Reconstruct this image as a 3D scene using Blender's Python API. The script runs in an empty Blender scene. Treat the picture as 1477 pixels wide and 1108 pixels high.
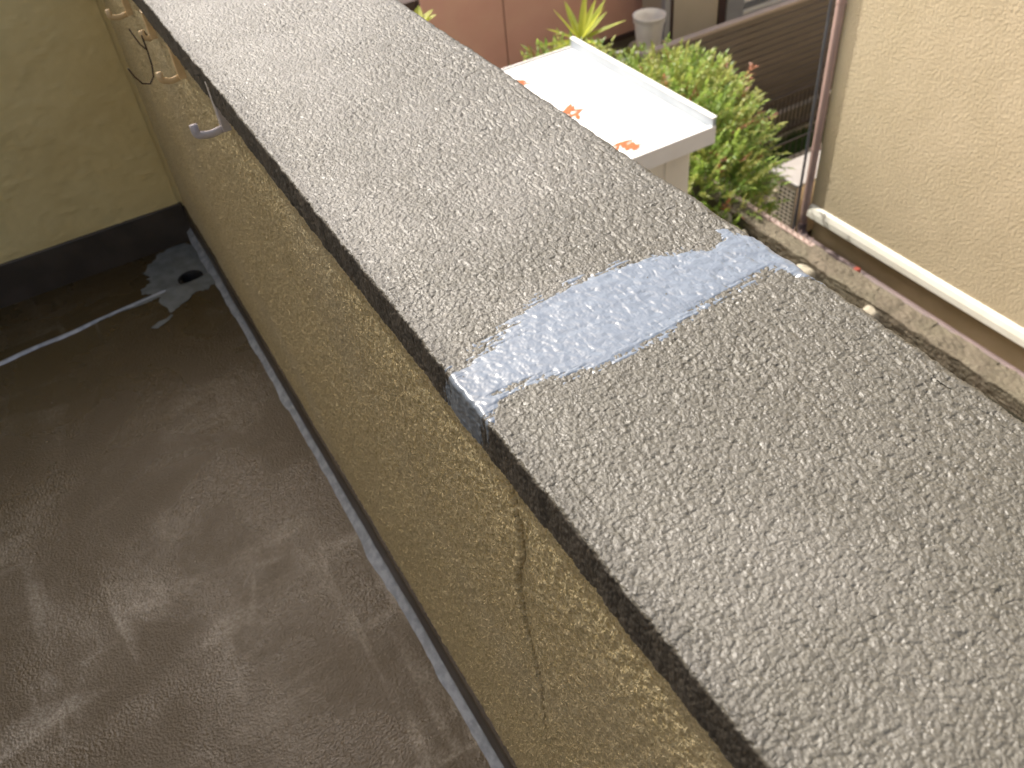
import bpy, bmesh, math, random
import numpy as np
from mathutils import Vector, Matrix

random.seed(7)
rng = np.random.default_rng(11)
S = bpy.context.scene
COL = S.collection

# ------------------------------------------------------------------ camera
CAM_Z = 4.35
cd = bpy.data.cameras.new('camera')
cam = bpy.data.objects.new('camera', cd)
COL.objects.link(cam)
R = ((0.8601136, -0.5029289, -0.0852475), (-0.4028732, -0.5672479, -0.7182778), (0.3128862, 0.6521444, -0.6905142))
M = Matrix(((R[0][0], -R[1][0], -R[2][0], 0), (R[0][1], -R[1][1], -R[2][1], 0), (R[0][2], -R[1][2], -R[2][2], CAM_Z), (0, 0, 0, 1)))
cam.matrix_world = M
cd.sensor_width = 36
cd.lens = 36 * 1250 / 1477
cd.clip_start = 0.02
cd.clip_end = 500
cd.dof.use_dof = True
cd.dof.focus_distance = 0.80
cd.dof.aperture_fstop = 10.0
S.camera = cam

# ------------------------------------------------------------------ light
AZ, EL = 164.0, 50.0         # the sun stands ahead, a little to the house's side of the parapet line
to_sun = Vector((-math.sin(math.radians(AZ)) * math.cos(math.radians(EL)),
                 -math.cos(math.radians(AZ)) * math.cos(math.radians(EL)), math.sin(math.radians(EL))))
w = bpy.data.worlds.new('World')
S.world = w
w.use_nodes = True
nt = w.node_tree
sky = nt.nodes.new('ShaderNodeTexSky')
sky.sky_type = 'NISHITA'
sky.sun_disc = False
sky.sun_elevation = math.radians(EL)
sky.sun_rotation = math.radians(180 + AZ)
sky.dust_density = 6.0
sky.ozone_density = 0.3
sky.air_density = 0.9
nt.links.new(sky.outputs[0], nt.nodes['Background'].inputs[0])
nt.nodes['Background'].inputs[1].default_value = 0.15
sl = bpy.data.lights.new('sun', 'SUN')
sl.energy = 3.0
sl.angle = math.radians(0.55)
sl.color = (1.0, 0.95, 0.87)
sun = bpy.data.objects.new('sun', sl)
COL.objects.link(sun)
sun.rotation_euler = to_sun.to_track_quat('Z', 'Y').to_euler()
S.view_settings.view_transform = 'Standard'
S.view_settings.look = 'None'
S.view_settings.gamma = 1
S.view_settings.use_curve_mapping = False
S.view_settings.exposure = 1.0

# ------------------------------------------------------------------ helpers: materials
def mat(name, c1, c2=None, rough=0.6, scale=8.0, detail=4.0, bump=0.0, bscale=60.0, bdist=0.003, spec=0.5,
        rough2=None, stretch=(1, 1, 1), metallic=0.0, c3=None, s3=1.5, w3=0.5, lo=0.35, hi=0.65, trans=0.0):
    m = bpy.data.materials.new(name)
    m.use_nodes = True
    t = m.node_tree
    b = t.nodes['Principled BSDF']
    b.inputs['Roughness'].default_value = rough
    b.inputs['Specular IOR Level'].default_value = spec
    b.inputs['Metallic'].default_value = metallic
    g = t.nodes.new('ShaderNodeNewGeometry')
    mp = t.nodes.new('ShaderNodeMapping')
    mp.inputs['Scale'].default_value = stretch
    t.links.new(g.outputs['Position'], mp.inputs[0])
    c2 = c2 or tuple(x * 0.75 for x in c1)

    def noise(sc, det=detail, dist=0.0):
        n = t.nodes.new('ShaderNodeTexNoise')
        n.inputs['Scale'].default_value = sc
        n.inputs['Detail'].default_value = det
        n.inputs['Distortion'].default_value = dist
        t.links.new(mp.outputs[0], n.inputs['Vector'])
        return n

    def ramp(sock, a, z, lo_, hi_):
        r = t.nodes.new('ShaderNodeMapRange')
        r.interpolation_type = 'SMOOTHSTEP'
        r.inputs['From Min'].default_value = lo_
        r.inputs['From Max'].default_value = hi_
        r.inputs['To Min'].default_value = a
        r.inputs['To Max'].default_value = z
        t.links.new(sock, r.inputs[0])
        return r.outputs[0]

    n1 = noise(scale)
    mx = t.nodes.new('ShaderNodeMix')
    mx.data_type = 'RGBA'
    mx.inputs[6].default_value = (*c1, 1)
    mx.inputs[7].default_value = (*c2, 1)
    t.links.new(ramp(n1.outputs[0], 0, 1, lo, hi), mx.inputs[0])
    out = mx.outputs[2]
    if c3:
        n3 = noise(s3, 5, 0.4)
        m3 = t.nodes.new('ShaderNodeMix')
        m3.data_type = 'RGBA'
        t.links.new(out, m3.inputs[6])
        m3.inputs[7].default_value = (*c3, 1)
        t.links.new(ramp(n3.outputs[0], 0, w3, 0.45, 0.7), m3.inputs[0])
        out = m3.outputs[2]
    t.links.new(out, b.inputs['Base Color'])
    if rough2 is not None:
        n2 = noise(scale * 0.7, 5, 0.3)
        t.links.new(ramp(n2.outputs[0], rough, rough2, 0.35, 0.65), b.inputs['Roughness'])
    if bump:
        nb = noise(bscale, 5)
        bp = t.nodes.new('ShaderNodeBump')
        bp.inputs['Strength'].default_value = bump
        bp.inputs['Distance'].default_value = bdist
        t.links.new(nb.outputs[0], bp.inputs['Height'])
        t.links.new(bp.outputs[0], b.inputs['Normal'])
    if trans:
        b.inputs['Transmission Weight'].default_value = trans
    return m


def grain_bump(m, layers):
    """stack of Voronoi / noise bumps in world space; each layer: (kind, scale, stretch, distance, strength)"""
    t = m.node_tree
    b = t.nodes['Principled BSDF']
    prev = b.inputs['Normal'].links[0].from_socket if b.inputs['Normal'].links else None
    g = t.nodes.new('ShaderNodeNewGeometry')
    for kind, sc, st_, dist_, stren in layers:
        mp = t.nodes.new('ShaderNodeMapping')
        mp.inputs['Scale'].default_value = st_
        t.links.new(g.outputs['Position'], mp.inputs[0])
        wn = t.nodes.new('ShaderNodeTexNoise')
        wn.inputs['Scale'].default_value = sc * 0.8
        t.links.new(mp.outputs[0], wn.inputs['Vector'])
        ad = t.nodes.new('ShaderNodeVectorMath')
        ad.operation = 'MULTIPLY_ADD'
        t.links.new(wn.outputs['Color'], ad.inputs[0])
        ad.inputs[1].default_value = (0.9 / sc,) * 3
        t.links.new(mp.outputs[0], ad.inputs[2])
        if kind == 'pebble':
            v = t.nodes.new('ShaderNodeTexVoronoi')
            v.inputs['Scale'].default_value = sc
            t.links.new(ad.outputs[0], v.inputs['Vector'])
            r = t.nodes.new('ShaderNodeMapRange')
            r.inputs['From Min'].default_value = 0.15
            r.inputs['From Max'].default_value = 0.75
            r.inputs['To Min'].default_value = 1
            r.inputs['To Max'].default_value = 0
            t.links.new(v.outputs['Distance'], r.inputs[0])
        else:
            v = t.nodes.new('ShaderNodeTexNoise')
            v.inputs['Scale'].default_value = sc
            v.inputs['Detail'].default_value = 2
            t.links.new(ad.outputs[0], v.inputs['Vector'])
            r = t.nodes.new('ShaderNodeMapRange')
            r.inputs['From Min'].default_value = 0.30
            r.inputs['From Max'].default_value = 0.46
            t.links.new(v.outputs[0], r.inputs[0])
        bp = t.nodes.new('ShaderNodeBump')
        bp.inputs['Strength'].default_value = stren
        bp.inputs['Distance'].default_value = dist_
        t.links.new(r.outputs[0], bp.inputs['Height'])
        if prev:
            t.links.new(prev, bp.inputs['Normal'])
        prev = bp.outputs[0]
    t.links.new(prev, b.inputs['Normal'])


def leafy(m, amount=0.4):
    """thin leaves let part of the light through"""
    t = m.node_tree
    b = t.nodes['Principled BSDF']
    tr = t.nodes.new('ShaderNodeBsdfTranslucent')
    t.links.new(b.inputs['Base Color'].links[0].from_socket, tr.inputs['Color'])
    mx = t.nodes.new('ShaderNodeMixShader')
    mx.inputs[0].default_value = amount
    t.links.new(b.outputs[0], mx.inputs[1])
    t.links.new(tr.outputs[0], mx.inputs[2])
    t.links.new(mx.outputs[0], t.nodes['Material Output'].inputs['Surface'])


M_COPING = mat('worn_sprayed_coat', (0.100, 0.091, 0.068), (0.080, 0.072, 0.053), 0.42, 130, 4, 0.0, 900, 0.0006, 0.6,
               rough2=0.58, c3=(0.140, 0.130, 0.108), s3=5.0, w3=0.7)
grain_bump(M_COPING, [('pebble', 460, (1, 0.8, 1), 0.0007, 0.6), ('pits', 380, (1, 0.5, 1), 0.0008, 0.6)])
M_PAINT = mat('wet_blue_grey_paint', (0.165, 0.195, 0.235), (0.145, 0.172, 0.21), 0.33, 60, 3, 0.0, 700, 0.0005, 0.6)
grain_bump(M_PAINT, [('pebble', 190, (1, 0.8, 1), 0.0006, 0.3), ('pits', 90, (1, 0.3, 1), 0.0006, 0.4)])
M_INNER = mat('ochre_sprayed_wall', (0.78, 0.66, 0.41), (0.50, 0.40, 0.20), 0.5, 260, 3, 0.0, 500, 0.002, 0.5,
              c3=(0.60, 0.52, 0.36), s3=2.2, w3=0.5)
grain_bump(M_INNER, [('pebble', 420, (1, 1, 0.7), 0.0014, 0.9), ('pits', 300, (1, 1, 0.6), 0.0012, 0.6)])
M_END = mat('ochre_smooth_wall', (0.80, 0.65, 0.31), (0.74, 0.59, 0.27), 0.55, 5, 4, 0.3, 70, 0.003, 0.4, c3=(0.82, 0.68, 0.34), s3=14, w3=0.4)
M_SKIRT = mat('dark_waterproof_skirt', (0.075, 0.060, 0.045), (0.055, 0.044, 0.033), 0.42, 12, 4, 0.3, 160, 0.002)
M_BEAD = mat('highlight_grey_bead', (0.34, 0.37, 0.42), (0.24, 0.265, 0.30), 0.2, 60, 4, 0.5, 90, 0.003)  # pale blue-grey paints in the highlights on cove and gutter step
M_PATCH = mat('grey_sealer_patch', (0.20, 0.22, 0.225), (0.14, 0.155, 0.155), 0.45, 30, 4, 0.3, 120, 0.002)
M_BLACK = mat('drain_black', (0.01, 0.01, 0.012), None, 0.6)
M_HOOK_TAN = mat('aged_tan_plastic', (0.80, 0.60, 0.33), (0.72, 0.52, 0.27), 0.4, 60)
M_HOOK_WHITE = mat('white_plastic', (0.58, 0.54, 0.54), (0.50, 0.46, 0.46), 0.35, 60)
M_WIRE = mat('dark_rusty_wire', (0.05, 0.035, 0.03), (0.09, 0.05, 0.035), 0.5, 90, metallic=0.5)
M_SHED = mat('white_shed_paint', (0.82, 0.81, 0.78), (0.78, 0.76, 0.72), 0.4, 4, 4, 0.1, 12, 0.003)
M_SHEDBODY = mat('cream_shed_panel', (0.80, 0.77, 0.68), (0.74, 0.70, 0.60), 0.45, 4)
M_UPSTAND = mat('pale_blue_grey_steel', (0.42, 0.47, 0.52), (0.36, 0.41, 0.46), 0.35, 5)
M_RUST = mat('orange_rust', (0.40, 0.12, 0.03), (0.30, 0.08, 0.025), 0.8, 60)
M_HOUSE = mat('cream_stucco', (0.66, 0.555, 0.38), (0.62, 0.52, 0.35), 0.8, 3, 5, 0.5, 85, 0.006, 0.2, c3=(0.71, 0.61, 0.42), s3=1.2, w3=0.5)
M_STRIP = mat('white_drip_flashing', (0.82, 0.80, 0.70), (0.78, 0.75, 0.64), 0.4, 6)
M_FOUND = mat('ochre_foundation', (0.56, 0.44, 0.26), (0.50, 0.39, 0.22), 0.8, 5, 4, 0.3, 60, 0.004)
M_PIPE = mat('mauve_brown_pipe', (0.52, 0.36, 0.32), (0.48, 0.33, 0.29), 0.4, 6)
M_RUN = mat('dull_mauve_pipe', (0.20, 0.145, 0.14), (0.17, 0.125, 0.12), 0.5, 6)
M_CONDUIT = mat('blue_grey_trim', (0.13, 0.14, 0.16), (0.10, 0.105, 0.12), 0.4, 6)
M_BLOCK = mat('mossy_rough_block', (0.15, 0.128, 0.095), (0.10, 0.086, 0.062), 0.9, 9, 6, 0.9, 40, 0.02, 0.2, c3=(0.17, 0.155, 0.11), s3=4, w3=0.6)
M_BLOCKB = mat('grey_green_block', (0.19, 0.20, 0.17), (0.13, 0.145, 0.12), 0.85, 6, 5, 0.5, 50, 0.01, 0.2, c3=(0.22, 0.15, 0.12), s3=1.3, w3=0.8)
M_PALE = mat('pale_stone', (0.40, 0.37, 0.29), (0.32, 0.29, 0.22), 0.8, 10, 4, 0.4, 50, 0.008)
M_BRICK = mat('red_brown_brick', (0.24, 0.13, 0.10), (0.18, 0.10, 0.08), 0.85, 14, 4, 0.5, 70, 0.006)
M_CONC = mat('damp_concrete', (0.20, 0.17, 0.13), (0.13, 0.115, 0.09), 0.9, 5, 5, 0.5, 30, 0.01)
M_GROUND = mat('bare_ground', (0.16, 0.13, 0.09), (0.10, 0.085, 0.06), 0.95, 3, 6, 0.8, 30, 0.03)
M_BROWN = mat('brown_metal_siding', (0.56, 0.32, 0.255), (0.52, 0.295, 0.23), 0.5, 2.5, 5, 0.0, c3=(0.58, 0.37, 0.28), s3=1.2, w3=0.6)
M_DKBROWN = mat('dark_brown_trim', (0.06, 0.035, 0.03), (0.045, 0.028, 0.024), 0.5, 5)
M_BEIGE = mat('beige_panel', (0.44, 0.39, 0.30), (0.40, 0.355, 0.27), 0.6, 2)
M_GREYW = mat('grey_panel', (0.36, 0.36, 0.35), (0.30, 0.30, 0.29), 0.6, 3)
M_FENCE = mat('grey_brown_slat', (0.085, 0.07, 0.06), (0.07, 0.058, 0.05), 0.55, 6, stretch=(0.4, 1, 3))
M_FENCEP = mat('grey_brown_post', (0.24, 0.20, 0.18), (0.21, 0.175, 0.155), 0.5, 6)
M_BAR = mat('dark_steel_bar', (0.05, 0.04, 0.035), None, 0.5)
M_AC = mat('aged_ivory_casing', (0.66, 0.58, 0.46), (0.58, 0.50, 0.38), 0.45, 5)
M_ACTOP = mat('pale_casing_top', (0.34, 0.32, 0.30), (0.30, 0.28, 0.26), 0.4, 5)
M_DARK = mat('dark_slot', (0.03, 0.026, 0.02), None, 0.8)
M_BUCKET = mat('white_bucket_plastic', (0.80, 0.78, 0.72), (0.74, 0.71, 0.65), 0.4, 8)
M_POT = mat('cream_plant_pot', (0.60, 0.52, 0.40), (0.52, 0.44, 0.33), 0.6, 8)
M_STEM = mat('brown_stem', (0.12, 0.085, 0.05), (0.08, 0.055, 0.035), 0.8, 20)
M_LEAF = mat('green_leaf', (0.34, 0.46, 0.09), (0.18, 0.29, 0.05), 0.45, 9, 3)
M_LEAFY = mat('yellow_green_leaf', (0.40, 0.42, 0.11), (0.30, 0.34, 0.08), 0.45, 9, 3)
M_LEAFR = mat('red_tinged_leaf', (0.40, 0.16, 0.085), (0.30, 0.13, 0.07), 0.45, 9, 3)
M_YUCCA = mat('lime_blade_leaf', (0.50, 0.52, 0.08), (0.36, 0.42, 0.07), 0.4, 6, 3)
M_PETAL = mat('white_petal', (0.80, 0.77, 0.72), None, 0.6)
M_GRASS = mat('dark_grass', (0.06, 0.11, 0.03), (0.035, 0.07, 0.02), 0.6, 8)
M_RED = mat('red_plastic', (0.42, 0.10, 0.07), None, 0.4)
M_SLAB = mat('shade_slab_paint', (0.62, 0.58, 0.50), (0.58, 0.54, 0.46), 0.8, 3)
M_SIDE = mat('cream_house_siding', (0.80, 0.75, 0.64), (0.76, 0.71, 0.60), 0.7, 3, 4, 0.3, 40, 0.004)
M_EDGE = mat('shade_toned_coat', (0.075, 0.064, 0.05), (0.05, 0.043, 0.034), 0.6, 40, 4, 0.6, 400, 0.0015)  # coping's front face: its shade is put into this darker brown
M_SPIKE = mat('pinkish_plastic_spike', (0.42, 0.32, 0.28), None, 0.5)


def floor_material():
    m = bpy.data.materials.new('wet_dark_floor_coat')
    m.use_nodes = True
    t = m.node_tree
    N, Lk = t.nodes, t.links
    b = N['Principled BSDF']
    g = N.new('ShaderNodeNewGeometry')

    def noise(sc, det, stretch=(1, 1, 1), dist=0.0, rot=0.0):
        mp = N.new('ShaderNodeMapping')
        mp.inputs['Scale'].default_value = stretch
        mp.inputs['Rotation'].default_value = (0, 0, rot)
        Lk.new(g.outputs['Position'], mp.inputs[0])
        n = N.new('ShaderNodeTexNoise')
        n.inputs['Scale'].default_value = sc
        n.inputs['Detail'].default_value = det
        n.inputs['Distortion'].default_value = dist
        Lk.new(mp.outputs[0], n.inputs['Vector'])
        return n.outputs[0]

    def rng_(s, a, z, lo, hi):
        r = N.new('ShaderNodeMapRange')
        r.interpolation_type = 'SMOOTHSTEP'
        for k, v in zip(('From Min', 'From Max', 'To Min', 'To Max'), (lo, hi, a, z)):
            r.inputs[k].default_value = v
        Lk.new(s, r.inputs[0])
        return r.outputs[0]

    def math_(op, a, c):
        n = N.new('ShaderNodeMath')
        n.operation = op
        for i, v in enumerate((a, c)):
            if isinstance(v, (int, float)):
                n.inputs[i].default_value = v
            else:
                Lk.new(v, n.inputs[i])
        return n.outputs[0]

    # trowel strokes in two directions, broken up by blotches, pale wear with the floor's sheen put into the colour
    s1 = rng_(noise(3.0, 8, (1, 4.2, 1), 0.9, 0.25), 0, 1, 0.50, 0.66)
    s2 = rng_(noise(3.2, 8, (4.6, 1, 1), 0.9, 0.12), 0, 1, 0.52, 0.68)
    bl = rng_(noise(3.2, 7, (1, 1, 1), 1.0), 0, 1, 0.36, 0.68)
    sx_ = N.new('ShaderNodeSeparateXYZ')
    Lk.new(g.outputs['Position'], sx_.inputs[0])
    bl = math_('MULTIPLY', bl, rng_(sx_.outputs[1], 1.0, 0.25, 1.1, 1.75))  # pale share fades towards the end wall, as the sheen does
    fine = rng_(noise(160, 3), 0.35, 1, 0.35, 0.65)
    worn = math_('MULTIPLY', math_('MULTIPLY', math_('ADD', math_('MULTIPLY', math_('MAXIMUM', s1, s2), 0.85), 0.15), bl), fine)
    mx = N.new('ShaderNodeMix')
    mx.data_type = 'RGBA'
    mx.inputs[6].default_value = (0.058, 0.039, 0.014, 1)
    mx.inputs[7].default_value = (0.27, 0.24, 0.19, 1)
    Lk.new(worn, mx.inputs[0])
    Lk.new(mx.outputs[2], b.inputs['Base Color'])
    Lk.new(rng_(noise(5, 5, (1, 1, 1), 0.6), 0.16, 0.42, 0.38, 0.62), b.inputs['Roughness'])
    b.inputs['Specular IOR Level'].default_value = 0.42
    bp = N.new('ShaderNodeBump')
    bp.inputs['Strength'].default_value = 0.5
    bp.inputs['Distance'].default_value = 0.004
    Lk.new(math_('ADD', math_('MULTIPLY', noise(240, 3), 1.0), math_('MULTIPLY', noise(50, 4), 0.5)), bp.inputs['Height'])
    Lk.new(bp.outputs[0], b.inputs['Normal'])
    return m


M_FLOOR = floor_material()

for m_ in (M_LEAF, M_LEAFY, M_LEAFR, M_YUCCA, M_GRASS):
    leafy(m_, 0.5)
grain_bump(M_HOUSE, [('pebble', 70, (1, 1, 0.7), 0.004, 0.35)])

M_COPING.node_tree.nodes['Principled BSDF'].inputs['Coat Weight'].default_value = 0.14
M_COPING.node_tree.nodes['Principled BSDF'].inputs['Coat Roughness'].default_value = 0.30
M_PAINT.node_tree.nodes['Principled BSDF'].inputs['Coat Weight'].default_value = 0.3
M_PAINT.node_tree.nodes['Principled BSDF'].inputs['Coat Roughness'].default_value = 0.22

# ------------------------------------------------------------------ helpers: objects and meshes
def tag(o, label, cat, group=None, kind=None):
    if label:
        o['label'] = label
    if cat:
        o['category'] = cat
    if group:
        o['group'] = group
    if kind:
        o['kind'] = kind
    return o


def empty(name, loc, label, cat, group=None):
    o = bpy.data.objects.new(name, None)
    o.empty_display_size = 0.1
    o.location = loc
    COL.objects.link(o)
    return tag(o, label, cat, group)


def link(name, me, m, parent=None, smooth=False):
    """world-space mesh -> object; with a parent the mesh keeps its world place"""
    if m is not None and not me.materials:
        me.materials.append(m)
    if smooth:
        me.polygons.foreach_set('use_smooth', [True] * len(me.polygons))
    o = bpy.data.objects.new(name, me)
    COL.objects.link(o)
    if parent is not None:
        o.parent = parent
        base = Vector((0, 0, 0))
        p = parent
        while p is not None:
            base += p.location
            p = p.parent
        o.location = -base
    return o


class MB:
    def __init__(self):
        self.v, self.f = [], []

    def add(self, vs, fs):
        n = len(self.v)
        self.v += [tuple(x) for x in vs]
        self.f += [tuple(i + n for i in q) for q in fs]
        return self

    def box(self, x0, x1, y0, y1, z0, z1):
        vs = [(x, y, z) for z in (z0, z1) for y in (y0, y1) for x in (x0, x1)]
        return self.add(vs, [(0, 2, 3, 1), (4, 5, 7, 6), (0, 1, 5, 4), (2, 6, 7, 3), (0, 4, 6, 2), (1, 3, 7, 5)])

    def tube(self, pts, r, n=10, caps=True, flat=1.0):
        pts = [Vector(p) for p in pts]
        rs = r if isinstance(r, (list, tuple)) else [r] * len(pts)
        vs, fs = [], []
        up = None
        for i, p in enumerate(pts):
            d = (pts[min(i + 1, len(pts) - 1)] - pts[max(i - 1, 0)]).normalized()
            if up is None:
                a = Vector((0, 0, 1)) if abs(d.z) < 0.9 else Vector((0, 1, 0))
                up = d.cross(a).normalized()
            up = (up - d * up.dot(d)).normalized()
            q = d.cross(up)
            for k in range(n):
                t = 2 * math.pi * k / n
                vs.append(p + up * math.cos(t) * rs[i] + q * math.sin(t) * rs[i] * flat)
        for i in range(len(pts) - 1):
            for k in range(n):
                fs.append((i * n + k, i * n + (k + 1) % n, (i + 1) * n + (k + 1) % n, (i + 1) * n + k))
        if caps:
            fs.append(tuple(range(n - 1, -1, -1)))
            fs.append(tuple(range((len(pts) - 1) * n, len(pts) * n)))
        return self.add(vs, fs)

    def lathe(self, c, prof, n=28):
        c = Vector(c)
        vs = [(c.x + r * math.cos(2 * math.pi * k / n), c.y + r * math.sin(2 * math.pi * k / n), c.z + z) for r, z in prof for k in range(n)]
        fs = [(i * n + k, i * n + (k + 1) % n, (i + 1) * n + (k + 1) % n, (i + 1) * n + k) for i in range(len(prof) - 1) for k in range(n)]
        return self.add(vs, fs)

    def mesh(self, name, bevel=0.0, seg=2):
        me = bpy.data.meshes.new(name)
        me.from_pydata(self.v, [], self.f)
        bm = bmesh.new()
        bm.from_mesh(me)
        bmesh.ops.recalc_face_normals(bm, faces=bm.faces)
        if bevel:
            bmesh.ops.bevel(bm, geom=bm.edges[:], offset=bevel, segments=seg, profile=0.5, affect='EDGES', clamp_overlap=True)
        bm.to_mesh(me)
        bm.free()
        return me

    def build(self, name, m, parent=None, bevel=0.0, smooth=False, seg=2):
        return link(name, self.mesh(name, bevel, seg), m, parent, smooth)


def grid_mesh(name, P, smooth=True, keep=None):
    """P: (rows, cols, 3) array of points -> quad mesh (fast)"""
    r, c = P.shape[:2]
    idx = np.arange(r * c).reshape(r, c)
    q = np.stack([idx[:-1, :-1], idx[:-1, 1:], idx[1:, 1:], idx[1:, :-1]], -1).reshape(-1, 4)
    if keep is not None:
        q = q[keep.reshape(-1)]
        used = np.unique(q)
        remap = -np.ones(r * c, int)
        remap[used] = np.arange(len(used))
        q = remap[q]
        V = P.reshape(-1, 3)[used]
    else:
        V = P.reshape(-1, 3)
    me = bpy.data.meshes.new(name)
    me.vertices.add(len(V))
    me.vertices.foreach_set('co', V.astype(np.float32).ravel())
    me.loops.add(len(q) * 4)
    me.loops.foreach_set('vertex_index', q.astype(np.int32).ravel())
    me.polygons.add(len(q))
    me.polygons.foreach_set('loop_start', np.arange(0, len(q) * 4, 4, dtype=np.int32))
    me.polygons.foreach_set('loop_total', np.full(len(q), 4, dtype=np.int32))
    if smooth:
        me.polygons.foreach_set('use_smooth', np.ones(len(q), dtype=bool))
    me.update(calc_edges=True)
    return me


# ---- numpy noise
def _h(ix, iy, k):
    n = (ix.astype(np.int64) * 374761393 + iy.astype(np.int64) * 668265263 + k * 2147483647) & 0xffffffff
    n = ((n ^ (n >> 13)) * 1274126177) & 0xffffffff
    n = ((n ^ (n >> 16)) * 2246822519) & 0xffffffff
    return ((n ^ (n >> 15)) & 0xffffff) / float(0xffffff)


def vnoise(x, y, k=0):
    ix, iy = np.floor(x), np.floor(y)
    fx, fy = x - ix, y - iy
    ux, uy = fx * fx * (3 - 2 * fx), fy * fy * (3 - 2 * fy)
    a, b = _h(ix, iy, k), _h(ix + 1, iy, k)
    c, d = _h(ix, iy + 1, k), _h(ix + 1, iy + 1, k)
    return (a * (1 - ux) + b * ux) * (1 - uy) + (c * (1 - ux) + d * ux) * uy


def fbm(x, y, k=0, o=4):
    s, a, t = 0, 1.0, 0
    for i in range(o):
        s = s + a * vnoise(x * 2 ** i + 17.3 * i, y * 2 ** i - 9.1 * i, k + i)
        t += a
        a *= 0.5
    return s / t


def worley(x, y, k=0):
    ix, iy = np.floor(x), np.floor(y)
    f1 = np.full(x.shape, 9.0)
    f2 = np.full(x.shape, 9.0)
    for dx in (-1, 0, 1):
        for dy in (-1, 0, 1):
            cx, cy = ix + dx, iy + dy
            d = np.hypot(cx + _h(cx, cy, k) - x, cy + _h(cx, cy, k + 5) - y)
            f2 = np.minimum(f2, np.maximum(f1, d))
            f1 = np.minimum(f1, d)
    return f1, f2


def sstep(a, b, x):
    t = np.clip((x - a) / (b - a), 0, 1)
    return t * t * (3 - 2 * t)


def rows(y0, y1, base, near_y=0.04, off=0.55, p=1.25, coarse=0.004):
    out = [y0]
    y = y0
    while y < y1:
        d = math.hypot(y, off)
        y += coarse if y < near_y else base * d ** p
        out.append(y)
    return np.array(out)


# ------------------------------------------------------------------ ground
me = grid_mesh('ground', np.stack(np.meshgrid(np.linspace(-30, 40, 36), np.linspace(-30, 40, 36), indexing='xy') + [np.zeros((36, 36))], -1))
g = link('ground', me, M_GROUND)
g['kind'] = 'structure'

# ------------------------------------------------------------------ our own house (out of frame, beside and below the balcony), with an added shade slab overhead
SLAB_Z = 9.0
EDGE_X = 0.1665 - (SLAB_Z + 0.12 - 3.895) / (math.tan(math.radians(EL)) / math.sin(math.radians(AZ)))
o = MB().box(-6.0, EDGE_X, -6.0, 8.4, SLAB_Z, SLAB_Z + 0.12).build('shade_slab', M_SLAB)  # unseen slab added so its shadow edge falls on the coping's inner edge
o['kind'] = 'structure'
o = MB().box(-6.0, -1.25, -6.0, 5.5, 0.0, SLAB_Z - 0.002).build('house_side_wall', M_SIDE)
o['kind'] = 'structure'
o = MB().box(-1.248, 0.462, -6.0, 2.9, 0.0, 2.75).build('house_lower_wall', M_HOUSE)
o['kind'] = 'structure'

# ------------------------------------------------------------------ parapet
COP_Z = 3.90
PAR = empty('balcony_parapet', (0.32, 0.5, 2.76), 'balcony parapet with rough grey-brown top and ochre inner face', 'parapet')
XI, XO = 0.169, 0.474


def coping_profile():
    pts = []
    r = 0.0028
    for z in np.linspace(COP_Z - 0.042, COP_Z - r, 24):
        pts.append((XI, z, -1, 0))
    for a in np.linspace(0, 90, 7)[1:-1]:
        t = math.radians(a)
        pts.append((XI + r - r * math.cos(t), COP_Z - r + r * math.sin(t), -math.cos(t), math.sin(t)))
    for x in np.linspace(XI + r, XO - 0.008, 290):
        pts.append((x, COP_Z, 0, 1))
    r = 0.008
    for a in np.linspace(90, 0, 7)[1:-1]:
        t = math.radians(a)
        pts.append((XO - r + r * math.cos(t), COP_Z - r + r * math.sin(t), math.cos(t), math.sin(t)))
    for z in np.linspace(COP_Z - r, COP_Z - 0.05, 20):
        pts.append((XO, z, 1, 0))
    return np.array(pts)


PR = coping_profile()
ARC = np.concatenate([[0], np.cumsum(np.hypot(np.diff(PR[:, 0]), np.diff(PR[:, 1])))])
# arc coordinate made to equal x on the top face
ARC = ARC - np.interp(COP_Z, [0, 1], [0, 0])
ARC += 0.3 - np.interp(0.3, PR[29:319, 0], ARC[29:319])


def coping_height(s, y):
    wx = 0.0030 * (fbm(s * 150, y * 150, 3, 3) - 0.5)
    wy = 0.0030 * (fbm(s * 150, y * 150, 13, 3) - 0.5)
    f1, f2 = worley((s + wx) / 0.0029, (y + wy) / 0.0036, 1)
    peb = 1 - f1 * f1 * 1.25
    g1, g2 = worley((s + 2 * wx) / 0.0070 + 50, (y + 2 * wy) / 0.0095, 9)
    groove = 1 - sstep(0.0, 0.16, g2 - g1)
    calm = fbm(s * 30 + 3, y * 20, 21, 4)
    # towards the worn middle and outer side the granules are rubbed flat and only pits between them remain
    wear = np.clip(sstep(0.20, 0.40, s + 0.22 * (calm - 0.5)), 0, 1)
    cap = 1.0 - 0.42 * wear
    pits = sstep(0.58, 0.70, fbm(s * 420, y * 150, 31, 2))
    h = 0.00095 * np.minimum(peb, cap + 0.06 * (fbm(s * 500, y * 500, 33, 2) - .5)) - 0.0006 * groove * (0.5 + calm) - (0.2 + 0.8 * wear) * 0.0010 * pits
    h += 0.0009 * (fbm(s * 300, y * 260, 41, 2) - 0.5)
    h += 0.0011 * (fbm(s * 14, y * 9, 51, 2) - 0.5)
    return h


def wobble(y):      # the trowelled edges are not ruler-straight
    return 0.0030 * (fbm(y * 9, y * 0 + 3, 61, 3) - 0.5) + 0.0022 * (fbm(y * 60, y * 0 + 7, 71, 2) - 0.5)


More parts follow.
